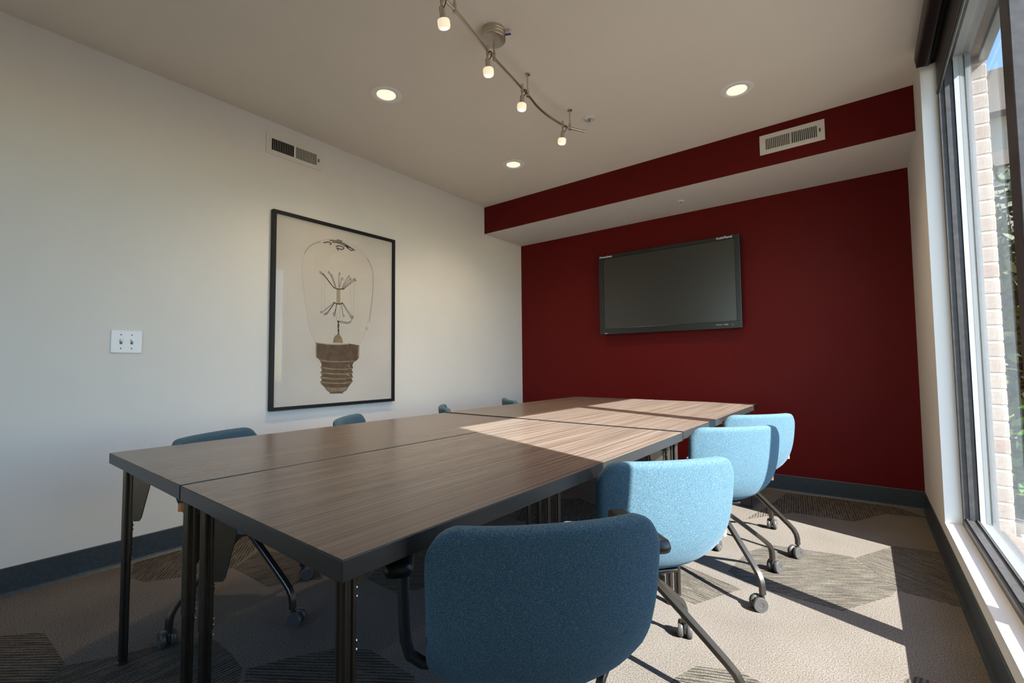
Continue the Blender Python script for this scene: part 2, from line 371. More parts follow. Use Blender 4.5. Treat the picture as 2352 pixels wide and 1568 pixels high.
# ------------------------------------------------------------------ roller blind
bl = empty('roller_blind', (.33, 2.1, 2.62)); tag(bl, 'dark roller blind rolled up above the tall window', 'blind')
def part(root, name, mb, m, smooth=False, angle=None):
    o = mb.build(name, m, root, smooth, angle); o.matrix_parent_inverse = root.matrix_basis.inverted(); return o
BY0, BY1 = .93, 3.25
cs = [(.286, 2.72), (.282, 2.68), (.287, 2.648), (.30, 2.632), (.335, 2.625), (.345, 2.632), (.345, 2.638), (.325, 2.64), (.30, 2.65), (.296, 2.70), (.296, 2.72)]
part(bl, 'cassette', MB().prism([(x, z) for x, z in cs], Matrix(((1, 0, 0, 0), (0, 0, -1, BY1), (0, 1, 0, 0), (0, 0, 0, 1))), BY1-BY0).box(.29, .40, BY0, BY1, 2.70, ZC), blk, angle=40)
part(bl, 'end_cap', MB().box(.288, .374, BY1-.004, BY1+.004, 2.632, 2.735, .002), blk)
part(bl, 'fabric_roll', MB().tube([(.345, BY0+.02, 2.675), (.345, BY1-.008, 2.675)], .028, 20), blind_m, angle=40)
part(bl, 'fabric_drop', MB().box(.3645, .3665, BY0+.02, BY1-.008, 2.47, 2.68), blind_m)
part(bl, 'hem_bar', MB().box(.360, .371, BY0+.02, BY1-.006, 2.455, 2.475, .003), blk)
part(bl, 'hem_trim', MB().box(.3705, .3735, BY0+.02, BY1-.006, 2.457, 2.461), bead_m)

# ------------------------------------------------------------------ meeting tables
ZT = .74
TW, TL = .7565, 1.664
def make_table():
    root = empty('meeting_table')
    top = MB().box(-TW/2+.0015, TW/2-.0015, -TL/2+.0015, TL/2-.0015, ZT-.0015, ZT, .0005).build('tabletop', wood_m, root)
    MB().box(-TW/2, TW/2, -TL/2, TL/2, ZT-.037, ZT-.0016, .0012).build('edge_band', edge_m, root)
    # recessed steel underframe
    u = MB().box(-TW/2+.05, TW/2-.05, -TL/2+.045, -TL/2+.075, ZT-.075, ZT-.037).box(-TW/2+.05, TW/2-.05, TL/2-.075, TL/2-.045, ZT-.075, ZT-.037)
    u.box(-TW/2+.07, -TW/2+.1, -TL/2+.07, TL/2-.07, ZT-.07, ZT-.037).box(TW/2-.1, TW/2-.07, -TL/2+.07, TL/2-.07, ZT-.07, ZT-.037)
    u.build('underframe', tleg, root)
    up = None
    for sx in (-1, 1):
        for sy in (-1, 1):
            leg = empty('leg', (sx*(TW/2-.060), sy*(TL/2-.045), 0)); leg.parent = root
            leg.scale = (sx, sy, 1)
            if up is None:
                # upper sleeve: folded profile with two rounded flutes
                prof = []
                for cx, cy, a0, a1 in ((.014, .012, -60, 60), (.014, -.012, -60, 60), (-.014, -.014, 180, 270), (-.014, .014, 90, 180)):
                    pass
                pr = [(.022, .016), (.016, .022), (.008, .022), (.003, .017), (-.003, .017), (-.008, .022), (-.016, .022), (-.022, .016),
                      (-.022, .008), (-.017, .003), (-.017, -.003), (-.022, -.008), (-.022, -.016), (-.016, -.022), (-.008, -.022), (-.003, -.017), (.003, -.017), (.008, -.022), (.016, -.022), (.022, -.016),
                      (.022, -.008), (.017, -.003), (.017, .003), (.022, .008)]
                pr = [(x*.64, y*.64) for x, y in pr]
                up = MB().prism(pr, Matrix.Translation((0, 0, .375)), ZT-.037-.375).mesh('leg_sleeve')
                lo = MB().prism([(x*.86, y*.86) for x, y in pr], Matrix.Translation((0, 0, .008)), .39).mesh('leg_post')
                ft = MB().lathe([(.012, 0), (.016, .002), (.016, .008), (.008, .012)], n=14).mesh('foot')
                # gusset plate, pointing to the table's middle (local -y)
                gm = Matrix.Rotation(R(-45), 4, 'Z') @ Matrix(((0, 0, 1, -.0025), (1, 0, 0, 0), (0, 1, 0, 0), (0, 0, 0, 1)))
                gs = MB().prism([(-.012, ZT-.04), (-.090, ZT-.04), (-.046, ZT-.235), (-.040, ZT-.245), (-.012, ZT-.245)], gm, .005).mesh('gusset_plate')
                sc = MB()
                for zz in (.66, .645, .57, .555, .48, .465, .40, .385, .36):
                    sc.lathe([(.0035, 0), (.0035, .003), (.001, .004)], Matrix.Translation((.006, -.0138, zz)) @ Matrix.Rotation(R(90), 4, 'X'), 8)
                    sc.lathe([(.0035, 0), (.0035, .003), (.001, .004)], Matrix.Translation((-.006, -.0138, zz)) @ Matrix.Rotation(R(90), 4, 'X'), 8)
                sc = sc.mesh('screws')
                for me, m in ((up, tleg), (lo, steel_dk), (ft, blk), (gs, tleg), (sc, chrome)): me.materials.append(m)
            link('leg_sleeve', up, None, leg); link('leg_post', lo, None, leg); link('foot', ft, None, leg)
            link('gusset_plate', gs, None, leg); link('adjusting_screws', sc, None, leg)['kind'] = 'stuff'
    return root
edge_m = mat('dark table edge', (.020, .019, .019), .34, spec=.4)
t0 = make_table()
TA = R(-.65); TA_U = (math.cos(TA), math.sin(TA)); TA_V = (-math.sin(TA), math.cos(TA))
TL_LAB = {(0, 0): 'dark walnut meeting table beside the light switch, next to the cream wall', (1, 0): 'dark walnut meeting table beside the armchair, half lit by the sun',
          (0, 1): 'dark walnut meeting table in the corner between cream wall and red wall', (1, 1): 'sunlit walnut meeting table under the television, near the window'}
for i in (0, 1):
    for j in (0, 1):
        t = t0 if (i, j) == (0, 0) else copy_tree(t0)
        t.location = (-2.19+TA_U[0]*(.38+.764*i)+TA_V[0]*(.834+1.673*j), .438+TA_U[1]*(.38+.764*i)+TA_V[1]*(.834+1.673*j), 0); t.rotation_euler.z = TA
        t.scale.z = {(0, 0): 1.0012, (1, 0): 1.0, (0, 1): 1.0068, (1, 1): 1.006}[(i, j)]   # legs wound to slightly different heights
        tag(t, TL_LAB[(i, j)], 'table', 'four tables pushed together')

# ------------------------------------------------------------------ chairs (local: facing +X, hub at origin)
def shell_mesh():
    prof = [(-.238, .768), (-.236, .735), (-.231, .68), (-.224, .62), (-.214, .56), (-.200, .505), (-.176, .458), (-.140, .428), (-.09, .413), (-.03, .408), (.05, .410), (.12, .416), (.18, .420), (.225, .414), (.248, .402)]
    # arc-length resample
    P = [Vector((x, 0, z)) for x, z in prof]; L = [0]
    for a, b in zip(P, P[1:]): L.append(L[-1]+(b-a).length)
    T = L[-1]
    def at(s):
        s = max(0, min(T, s))
        for i in range(len(P)-1):
            if s <= L[i+1] or i == len(P)-2:
                f = (s-L[i])/(L[i+1]-L[i]); 
                p0 = P[max(i-1, 0)]; p1 = P[i]; p2 = P[i+1]; p3 = P[min(i+2, len(P)-1)]
                return .5*((2*p1)+(p2-p0)*f+(2*p0-5*p1+4*p2-p3)*f*f+(3*p1-p0-3*p2+p3)*f**3)
    H = .021
    ds = [0, .001, .003, .007, .012, .018, .024, .034, .046, .06]
    ss = ds + [.06+(T-.12)*k/26 for k in range(1, 26)] + [T-d for d in ds[::-1]]
    W0 = .229
    def halfw(s):
        w = W0
        c = .075 if s < T/2 else .085
        d = min(s, T-s)
        if d < c: w = W0-c+math.sqrt(max(0, c*c-(c-d)**2))
        # waist at the crease
        k = (s-.30)/.14
        return w*(1-.035*math.exp(-k*k))
    us = [-1, -.995, -.985, -.965, -.94, -.91, -.86, -.78, -.66, -.52, -.36, -.18, 0]; us = us + [-u for u in us[-2::-1]]
    def pos(s, u):
        w = halfw(s); y = u*w; p = at(s)
        back = 1/(1+math.exp((s-.36)/.045))           # 1 on the backrest, 0 on the seat
        e = abs(y)/W0
        wrap = .050*e**2.4
        crease = math.exp(-((s-.36)/.12)**2)
        return Vector((p.x+.042+wrap*back+crease*.036*e**2.5, y, (p.z+(1-back)*.018*e**2+crease*.034*e**2.4)*.985))
    def nrm(s, u):
        e = 2e-3
        s = max(.004, min(T-.004, s)); u = max(-.98, min(.98, u))
        a = pos(s+e, u)-pos(s-e, u); b = pos(s, u+e*3)-pos(s, u-e*3); n = a.cross(b); return n.normalized()
    bm = bmesh.new(); A = []; B = []
    for s in ss:
        ra = []; rb = []
        for u in us:
            w = halfw(s); d = min(min(s, T-s), (1-abs(u))*w)
            h = H if d >= H else H*math.sqrt(max(0, 1-(1-d/H)**2))
            # slightly fuller seat cushion
            p = pos(s, u); n = nrm(s, u)
            ra.append(bm.verts.new(p+n*h)); rb.append(bm.verts.new(p-n*h))
        A.append(ra); B.append(rb)
    for G in (A, B):
        for i in range(len(ss)-1):
            for j in range(len(us)-1):
                bm.faces.new((G[i][j], G[i+1][j], G[i+1][j+1], G[i][j+1]))
    bmesh.ops.remove_doubles(bm, verts=bm.verts, dist=2e-5)
    bmesh.ops.recalc_face_normals(bm, faces=bm.faces)
    me = bpy.data.meshes.new('shell'); bm.to_mesh(me); bm.free()
    for p in me.polygons: p.use_smooth = True
    me.materials.append(fab); return me
SHELL = shell_mesh()
def leg_mesh():
    pts = [(.012, 0, .335), (.05, 0, .312), (.12, 0, .262), (.20, 0, .202), (.255, 0, .160), (.278, 0, .140), (.292, 0, .118), (.297, 0, .095), (.298, 0, .066)]
    return MB().ribbon(pts, (0, 1, 0), .024, .019).mesh('leg', angle=35)
LEG = leg_mesh(); LEG.materials.append(steel_lg)
mcol = MB().lathe([(.026, .318), (.030, .322), (.030, .345), (.022, .350), (.022, .384)], n=20)
COLM = mcol.mesh('column', angle=40); COLM.materials.append(steel_dk)
PLATE = MB().box(-.085, .085, -.07, .07, .375, .388, .004).mesh('seat_plate'); PLATE.materials.append(steel_dk)
wm = Matrix.Rotation(R(90), 4, 'X')
wprof = [(.001, 0), (.024, 0), (.028, .002), (.030, .006), (.030, .017), (.028, .0195), (.012, .0195), (.011, .018), (.001, .018)]
WHEEL = MB().lathe([(r, z) for r, z in wprof], wm, 24).mesh('wheel', angle=40); WHEEL.materials.append(wheel_m)
FORK = MB().box(-.012, .026, -.0055, .0055, .022, .052, .003).lathe([(.0075, .045), (.0075, .074), (.006, .080)], Matrix.Translation((.018, 0, 0)), 12).mesh('fork', angle=40)
FORK.materials.append(blk)
RIM = MB().lathe([(.0305, -.003), (.0305, .003)], wm, 24).mesh('rim', angle=40)
TAG = MB().box(-.007, .007, -.002, .009, -.016, .016, .0005).mesh('fabric_tag'); TAG.materials.append(tagm)
ARM = None
def make_chair(loc, seat_rot, base_rot, label, arms=False, castrot=(200, 150, 10, 75)):
    root = empty('swivel_chair', (loc[0], loc[1], 0))
    tag(root, label, 'chair', 'blue swivel chairs around the tables')
    sh = link('shell', SHELL, None, root); sh.rotation_euler.z = R(seat_rot)
    for sgn in (() if arms else (-1,)):
        tg = link('fabric_tag', TAG, None, sh); tg.location = (-.098, sgn*.226, .498); tg.rotation_euler.z = 0 if sgn > 0 else math.pi
    pl = link('seat_plate', PLATE, None, root); pl.rotation_euler.z = R(seat_rot)
    link('column', COLM, None, root)
    for k in range(4):
        a = base_rot+90*k
        lg = link('leg', LEG, None, root); lg.rotation_euler.z = R(a)
        cs = empty('caster', (.298*math.cos(R(a)), .298*math.sin(R(a)), 0)); cs.parent = root
        ca = a+castrot[k]; cs.rotation_euler.z = R(ca)
        off = -.018
        f = link('fork', FORK, None, cs); f.location = (off, 0, 0)
        w1 = link('wheel', WHEEL, None, cs); w1.location = (off, -.006, .030)
        w2 = link('wheel', WHEEL, None, cs); w2.location = (off, .006, .030); w2.rotation_euler.z = math.pi
    if arms:
        for sgn in (-1, 1):
            ar = MB().tube([(.04, sgn*.06, .384), (.04, sgn*.19, .390), (.04, sgn*.235, .398), (.04, sgn*.262, .418), (.04, sgn*.272, .452), (.04, sgn*.275, .51), (.04, sgn*.277, .60), (.04, sgn*.277, .632)], .0125, 14)
            ao = ar.build('armrest', blk, root, angle=60); ao.rotation_euler.z = R(seat_rot)
            pd = MB(); pm = Matrix.Translation((.058, sgn*.281, .640))
            pd.obox(pm, .25, .058, .034, .015)
            po = pd.build('arm_pad', blk, ao, smooth=True)
    return root
CH = [
 # loc, seat_rot, base_rot, label, arms
 ((-.604, .846), 138, 40, 'teal blue armchair with black armrests, in shade at the end of the tables', True),
 ((-.608, 1.520), 139, 84, 'pale sunlit blue chair next to the armchair', False),
 ((-.598, 2.42), 138, 48, 'blue chair crossed by the window mullion shadow', False),
 ((-.598, 3.03), 139, 70, 'sunlit blue chair standing closest to the red wall and window', False),
 ((-2.170, .905), 26, 12, 'teal blue chair on the cream wall side, left of the framed picture', False),
 ((-2.245, 1.64), 38, 40, 'teal blue chair tucked under the table below the framed picture', False),
 ((-2.285, 2.455), 50, 20, 'teal blue chair turned sideways, second from the red wall, by the cream wall', False),
 ((-2.30, 3.22), 52, 60, 'teal blue chair by the cream wall, closest to the red wall corner', False),
]
for c in CH: make_chair(*c)

# ------------------------------------------------------------------ television
tv = empty('wall_television', (-1.46, YB, 1.74)); tag(tv, 'black flat interactive display hanging on the red wall', 'television')
TX0, TX1, TZ0, TZ1 = -2.119, -.798, 1.342, 2.149
SX0, SX1, SZ0, SZ1 = -2.075, -.840, 1.405, 2.117
TF = YB-.10
part(tv, 'bezel', MB().box(TX0, TX1, TF, TF+.045, SZ1, TZ1, .004).box(TX0, TX1, TF, TF+.045, TZ0, SZ0, .004).box(TX0, SX0, TF, TF+.045, SZ0-.004, SZ1+.004, .004).box(SX1, TX1, TF, TF+.045, SZ0-.004, SZ1+.004, .004), tv_b)
part(tv, 'screen', MB().box(SX0-.002, SX1+.002, TF+.012, TF+.03, SZ0-.002, SZ1+.002), tv_s)
part(tv, 'back_cover', MB().box(TX0+.02, TX1-.02, TF+.03, TF+.075, TZ0+.02, TZ1-.02, .006), tv_b)
part(tv, 'wall_bracket', MB().box(-1.75, -1.15, TF+.07, YB, 1.55, 1.95), tv_b)
def text(s, size, loc, m, parent, name='lettering', bold=0):
    cu = bpy.data.curves.new('t', 'FONT'); cu.body = s; cu.size = size; cu.extrude = .0004; cu.offset = bold
    o = bpy.data.objects.new('t', cu); COL.objects.link(o)
    dg = bpy.context.evaluated_depsgraph_get(); me = bpy.data.meshes.new_from_object(o.evaluated_get(dg))
    bpy.data.objects.remove(o, do_unlink=True)
    me.name = name; me.materials.clear(); me.materials.append(m)
    r = bpy.data.objects.new(name, me); COL.objects.link(r); r.parent = parent
    r.matrix_parent_inverse = parent.matrix_basis.inverted()
    r.location = loc; r.rotation_euler = (R(90), 0, 0); return r
bpy.context.view_layer.update()
text('Promethean', .028, (-2.108, TF-.0006, 2.1245), whitep, tv, bold=.0006)
text('ActivPanel', .031, (-.985, TF-.0006, 2.1245), whitep, tv, bold=.0004)
icons = MB()
for k, (ic, w) in enumerate(((0, .006), (.016, .012), (.032, .008), (.046, .005), (.060, .005), (.074, .009), (.086, .016))):
    icons.box(-1.003+ic-w/2, -1.003+ic+w/2, TF-.0008, TF+.001, 1.3745, 1.3785)
icons.box(-.876, -.870, TF-.0008, TF+.001, 1.369, 1.373)
part(tv, 'control_marks', icons, whitep)
part(tv, 'badge', MB().box(-2.066, -2.036, TF-.001, TF+.001, 1.352, 1.357), whitep)
part(tv, 'speaker_grille', MB().box(-1.40, -1.20, TF-.0005, TF+.001, 1.362, 1.382), blk)

# ------------------------------------------------------------------ framed picture of a bulb
pic = empty('framed_picture', (XL, 1.965, 1.44)); tag(pic, 'large black framed picture of an old light bulb on the cream wall', 'picture')
PY0, PY1, PZ0, PZ1 = 1.447, 2.468, .752, 2.124; FD = .036; FW = .023
X0 = XL
for nm, b in (('frame_bar', (PY0, PY1, PZ1-FW, PZ1)), ('frame_bar', (PY0, PY1, PZ0, PZ0+FW)), ('frame_bar', (PY0, PY0+FW, PZ0+FW, PZ1-FW)), ('frame_bar', (PY1-FW, PY1, PZ0+FW, PZ1-FW))):
    part(pic, nm, MB().box(X0, X0+FD, *b, .0015), frame_m)
XP = X0+.018
print_m = mat('print paper', (.62, .525, .495), .6, noise=(2.2, .05, 2))
inner_m = mat('print inside bulb', (.60, .505, .462), .6, noise=(2.5, .04, 2))
inkb = mat('ink brown black', (.045, .035, .028), .6)
ink_br = mat('ink brown', (.115, .062, .034), .6, noise=(26, .4, 4))
ink_br2 = mat('ink light brown', (.27, .175, .105), .6, noise=(22, .35, 4))
ink_tan = mat('ink tan', (.36, .29, .20), .6)
edge_g = mat('ink grey edge', (.36, .325, .30), .6)
edge_l = mat('ink faint edge', (.53, .45, .415), .6)
paper = part(pic, 'print', MB().box(XP-.003, XP, PY0+.015, PY1-.015, PZ0+.015, PZ1-.015), print_m)
def flat(name, poly, m, lift, par=None):
    mb = MB(); vs_ = [mb.bm.verts.new((XP+lift, y, z)) for y, z in poly]; mb.bm.faces.new(vs_)
    me = mb.mesh(name); return link(name, me, m, paper)
def smoothpoly(pts, n=6, closed=False):
    out = []; N = len(pts)
    for i in range(N if closed else N-1):
        g = lambda k: Vector(pts[k % N]) if closed else Vector(pts[max(0, min(N-1, k))])
        p0, p1, p2, p3 = g(i-1), g(i), g(i+1), g(i+2)
        for k in range(n):
            f = k/n; out.append(tuple(.5*((2*p1)+(p2-p0)*f+(2*p0-5*p1+4*p2-p3)*f*f+(3*p1-p0-3*p2+p3)*f**3)))
    if not closed: out.append(tuple(pts[-1]))
    return out
def strokes(name, lines, w, m, lift):
    mb = MB()
    for ln in lines:
        P = [Vector((y, z)) for y, z in ln]
        L, Rr = [], []
        for i, p in enumerate(P):
            t = (P[min(i+1, len(P)-1)]-P[max(i-1, 0)]); t = t.normalized() if t.length > 0 else Vector((1, 0)); nn = Vector((-t.y, t.x))
            L.append(mb.bm.verts.new((XP+lift, *(p+nn*w/2)))); Rr.append(mb.bm.verts.new((XP+lift, *(p-nn*w/2))))
        for i in range(len(P)-1): mb.bm.faces.new((L[i], L[i+1], Rr[i+1], Rr[i]))
    me = mb.mesh(name); return link(name, me, m, paper)
gl = [(1.770, 1.222), (1.735, 1.284), (1.706, 1.393), (1.675, 1.59), (1.660, 1.758), (1.686, 1.874), (1.77, 1.962), (1.869, 2.004), (1.961, 2.016), (2.07, 1.999), (2.165, 1.952), (2.24, 1.867), (2.258, 1.721), (2.235, 1.513), (2.20, 1.374), (2.165, 1.261), (2.13, 1.216)]
gs_ = smoothpoly(gl, 6)
flat('bulb_glass', gs_, inner_m, .0003)
strokes('bulb_outline', [gs_], .007, edge_l, .0005)
strokes('bulb_shading', [smoothpoly([(1.676, 1.86), (1.70, 1.905), (1.745, 1.945), (1.80, 1.972)], 6), smoothpoly([(2.225, 1.40), (2.245, 1.55), (2.258, 1.70), (2.25, 1.83), (2.2, 1.92)], 6), [(2.19, 1.335), (2.193, 1.36)], [(2.205, 1.335), (2.208, 1.36)]], .008, edge_g, .0007)
soc = [(1.768, 1.226), (1.85, 1.217), (1.95, 1.216), (2.04, 1.224), (2.134, 1.212), (2.132, 1.117), (2.115, 1.095), (2.085, 1.079), (2.073, 1.055), (2.080, 1.035), (2.068, 1.020), (2.080, 1.0), (2.068, .985), (2.080, .965), (2.068, .95), (2.078, .93), (2.060, .912), (2.044, .892), (2.022, .862), (1.997, .852), (1.993, .841), (1.886, .845), (1.883, .856), (1.858, .872), (1.843, .895), (1.818, .917), (1.808, .935), (1.822, .95), (1.808, .97), (1.822, .985), (1.808, 1.005), (1.822, 1.02), (1.810, 1.04), (1.819, 1.06), (1.803, 1.095), (1.775, 1.115)]
flat('bulb_socket', soc, ink_br, .0006)
strokes('socket_highlights', [[(1.80, 1.097), (1.86, 1.085), (1.95, 1.082), (2.04, 1.085), (2.09, 1.088)], [(1.815, 1.040), (1.9, 1.028), (2.0, 1.024), (2.076, 1.03)], [(1.815, 1.002), (1.9, .992), (2.0, .988), (2.076, .996)], [(1.815, .966), (1.9, .955), (2.0, .951), (2.076, .960)], [(1.815, .934), (1.9, .922), (2.0, .918), (2.07, .926)], [(1.862, .872), (1.93, .862), (2.015, .866)]], .010, ink_br2, .0009)
flat('socket_tip', [(1.845, .897), (1.86, .874), (1.89, .86), (1.99, .858), (2.02, .866), (2.042, .89), (1.94, .884)], ink_br2, .0008)
strokes('socket_side_glints', [[(1.772, 1.215), (1.773, 1.13)], [(2.126, 1.205), (2.124, 1.12)], [(1.77, 1.222), (1.86, 1.213), (1.95, 1.212), (2.04, 1.220)], [(2.035, 1.06), (2.05, 1.04)], [(2.02, .985), (2.05, .978)]], .007, ink_tan, .0011)
flat('glass_mount', [(1.906, 1.226), (1.912, 1.26), (1.926, 1.281), (1.948, 1.29), (1.97, 1.28), (1.986, 1.255), (1.991, 1.226)], ink_br2, .001)
strokes('stem', [[(1.947, 1.288), (1.955, 1.32), (1.945, 1.35), (1.952, 1.395)], [(1.957, 1.288), (1.946, 1.32), (1.955, 1.36), (1.942, 1.395)]], .007, inkb, .0013)
flat('glass_rod', [(1.931, 1.637), (1.963, 1.637), (1.964, 1.52), (1.932, 1.52)], ink_tan, .0010)
strokes('glass_rod_lower', [[(1.935, 1.52), (1.936, 1.39)], [(1.962, 1.52), (1.960, 1.40)]], .003, edge_g, .0010)
def hook(base, tip, cur):
    b, t = Vector(base), Vector(tip); d = (t-b).normalized(); n = Vector((-d.y, d.x))*cur
    pts = [b, b+(t-b)*.5, t-d*.008]
    for k in range(7):
        a = k/6*math.pi*1.5; pts.append(t+n*.009*(1-math.cos(a))*.6+d*.009*math.sin(a))
    return [tuple(p) for p in pts]
ups = [((1.905, 1.645), (1.805, 1.746)), ((1.910, 1.643), (1.825, 1.735)), ((1.922, 1.648), (1.872, 1.754)), ((1.928, 1.648), (1.893, 1.736)), ((1.950, 1.648), (1.950, 1.756)), ((1.955, 1.648), (1.972, 1.722)), ((1.975, 1.649), (2.030, 1.748)), ((1.980, 1.646), (2.045, 1.732)), ((1.988, 1.647), (2.080, 1.737)), ((1.994, 1.645), (2.090, 1.728))]
dns = [((1.909, 1.529), (1.815, 1.445)), ((1.914, 1.528), (1.842, 1.432)), ((1.918, 1.530), (1.858, 1.440)), ((1.932, 1.527), (1.921, 1.432)), ((1.936, 1.527), (1.915, 1.445)), ((1.972, 1.534), (1.988, 1.436)), ((1.978, 1.535), (2.055, 1.425)), ((1.984, 1.535), (2.068, 1.432))]
strokes('filament_supports', [hook(b, t, -1 if t[0] > 1.94 else 1) for b, t in ups]+[hook(b, t, 1 if t[0] > 1.94 else -1) for b, t in dns], .0036, inkb, .0013)
strokes('support_collars', [[(1.903, 1.646), (1.93, 1.638), (1.96, 1.638), (1.996, 1.645)], [(1.907, 1.531), (1.935, 1.523), (1.96, 1.523), (1.986, 1.536)]], .010, ink_br, .0014)
strokes('lead_wire', [smoothpoly([(1.945, 1.393), (1.99, 1.391), (2.03, 1.388), (2.055, 1.400), (2.072, 1.425)], 4), smoothpoly([(1.95, 1.385), (1.99, 1.380), (2.035, 1.380), (2.058, 1.394)], 4)], .004, inkb, .0013)
strokes('filament', [[(1.807, 1.74), (1.812, 1.445)], [(1.83, 1.73), (1.84, 1.435)], [(2.045, 1.735), (2.06, 1.43)], [(2.088, 1.73), (2.075, 1.435)]], .002, edge_g, .0010)
strokes('tip_squiggles', [smoothpoly([(1.82, 1.968), (1.86, 1.983), (1.885, 1.975), (1.87, 1.966)], 4), smoothpoly([(1.868, 1.998), (1.91, 2.003), (1.96, 2.002), (2.0, 1.995), (2.04, 1.98), (2.09, 1.962)], 5), smoothpoly([(1.89, 1.99), (1.94, 1.993), (1.99, 1.985), (2.03, 1.97)], 5), smoothpoly([(1.92, 1.960), (1.95, 1.972), (1.99, 1.965), (1.97, 1.948), (1.93, 1.952), (1.945, 1.935)], 5), smoothpoly([(2.0, 1.985), (2.03, 1.965), (2.06, 1.955), (2.065, 1.97), (2.03, 1.98), (2.0, 1.985)], 4), [(1.93, 2.012), (1.945, 2.016), (1.96, 2.012), (1.975, 2.014)]], .0075, inkb, .0012)
pg = glass_mat('picture glass', 1.25); part(pic, 'glazing', MB().box(XP+.004, XP+.006, PY0+.015, PY1-.015, PZ0+.015, PZ1-.015), pg)

# ------------------------------------------------------------------ light switch
sw = empty('light_switch', (XL, .695, 1.192)); tag(sw, 'white double toggle light switch plate on the cream wall', 'switch')
part(sw, 'cover_plate', MB().box(XL, XL+.007, .628, .762, 1.130, 1.253, .003), swp)
for yy, up_ in ((.670, 1), (.716, 1)):
    part(sw, 'toggle_slot', MB().box(XL+.0068, XL+.0078, yy-.0055, yy+.0055, 1.178, 1.204), wheel_m)
    m = Matrix.Translation((XL+.010, yy, 1.196)) @ Matrix.Rotation(R(-30), 4, 'Y')
    part(sw, 'toggle', MB().obox(m, .018, .008, .009, .002), swp)
    for zz in (1.155, 1.229):
        part(sw, 'screw', MB().lathe([(.0033, 0), (.0033, .0008), (.001, .0012)], Matrix.Translation((XL+.0068, yy, zz)) @ Matrix.Rotation(R(90), 4, 'Y'), 10), wheel_m)

# ------------------------------------------------------------------ supply vents
def vent(name, label, M, w, h, lever=True, half_dirs=(1, -1)):
    # local: x along the wall, y up, z out of the wall
    root = empty(name); root.matrix_world = M; tag(root, label, 'vent', 'wall air vents')
    ow, oh = w*.80, h*.55; cx = -w*.008
    MB().box(-w/2, w/2, oh/2, h/2, 0, .006, .0015).box(-w/2, w/2, -h/2, -oh/2, 0, .006, .0015).box(-w/2, cx-ow/2, -oh/2-.001, oh/2+.001, 0, .006).box(cx+ow/2, w/2, -oh/2-.001, oh/2+.001, 0, .006).box(cx-.006, cx+.006, -oh/2, oh/2, 0, .006).build('faceplate', ven, root)
    MB().box(cx-ow/2, cx+ow/2, -oh/2, oh/2, .0004, .0010).build('duct_shade_sheet', dark_in, root)  # flat near-black sheet in place of the shade inside the duct
    for sgn, hd in ((-1, half_dirs[0]), (1, half_dirs[1])):
        x0, x1 = (cx-ow/2, cx-.006) if sgn < 0 else (cx+.006, cx+ow/2)
        n = 13; me = None
        for k in range(n+1):
            xx = x0+(x1-x0)*k/n
            if me is None:
                me = MB().obox(Matrix.Rotation(R(hd), 4, 'Y'), .0022 if abs(hd) < 20 else .0012, oh, .0105).mesh('slat'); me.materials.append(ven)
            s = link('slat', me, None, root); s.location = (xx, 0, .0045)
    if lever:
        MB().box(w/2-.030, w/2-.024, -.012, .012, .004, .011, .001).build('damper_lever', dark_in, root)
    return root
vent('air_vent', 'cream air vent high on the cream wall above the framed picture', Matrix(((0, 0, 1, XL), (1, 0, 0, 1.606), (0, 1, 0, 2.584), (0, 0, 0, 1))), .405, .148, half_dirs=(-28, 22))
vent('air_vent', 'cream air vent on the red bulkhead below the ceiling', Matrix(((1, 0, 0, -.341), (0, 0, -1, YK), (0, 1, 0, 2.612), (0, 0, 0, 1))), .390, .142, half_dirs=(44, -30))

# ------------------------------------------------------------------ recessed downlights
ring_m = mat('white trim ring', (.88, .86, .82), .4)
def downlight(x, y, label):
    root = empty('recessed_downlight', (x, y, ZC)); tag(root, label, 'ceiling light', 'recessed downlights')
    MB().lathe([(.096, 0), (.097, -.003), (.092, -.006), (.064, -.006), (.060, -.003), (.058, -.0005), (.058, 0)], n=40).build('trim_ring', ring_m, root, angle=40)
    MB().lathe([(.0575, -.0006), (.0575, -.0022), (.05, -.0028)], n=32).build('lens', lens_m, root)
    l = bpy.data.lights.new('downlight_lamp', 'SPOT'); l.energy = 44; l.spot_size = R(130); l.spot_blend = .9; l.color = (1, .75, .46); l.shadow_soft_size = .05
    lo = bpy.data.objects.new('lamp', l); COL.objects.link(lo); lo.parent = root; lo.location = (0, 0, -.02)
downlight(-2.304, 1.735, 'lit recessed downlight in the ceiling closest to the cream wall vent')
downlight(-.560, 3.052, 'lit recessed downlight in the ceiling in front of the red bulkhead vent')
downlight(-2.288, 3.025, 'lit recessed downlight in the ceiling by the corner of cream wall and bulkhead')
downlight(-.560, 1.735, 'lit recessed downlight added out of view to complete the ceiling grid, beside the window blind')  # out of view, follows the grid of the others, added for its light

# ------------------------------------------------------------------ track light
tr = empty('track_light', (-1.43, 1.73, ZC)); tag(tr, 'brushed nickel curved rail track light with glass spot heads', 'track light')
can = part(tr, 'canopy', MB().lathe([(.062, ZC), (.062, ZC-.014), (.0605, ZC-.016), (.0605, ZC-.019), (.062, ZC-.021), (.062, ZC-.028), (.0605, ZC-.030), (.0605, ZC-.033), (.062, ZC-.035), (.062, ZC-.048), (.060, ZC-.050), (.01, ZC-.050)], Matrix.Translation((-1.428, 1.730, 0)), 40), nickel, angle=35)
ZR = 2.62
rail_pts = [(-1.455, .98), (-1.415, 1.10), (-1.375, 1.23), (-1.373, 1.36), (-1.395, 1.50), (-1.425, 1.642), (-1.442, 1.743), (-1.468, 1.93), (-1.492, 2.113), (-1.516, 2.24), (-1.524, 2.338), (-1.520, 2.45), (-1.502, 2.568), (-1.472, 2.64), (-1.443, 2.690)]
rp = [(x, y, ZR) for x, y in smoothpoly(rail_pts, 6)]
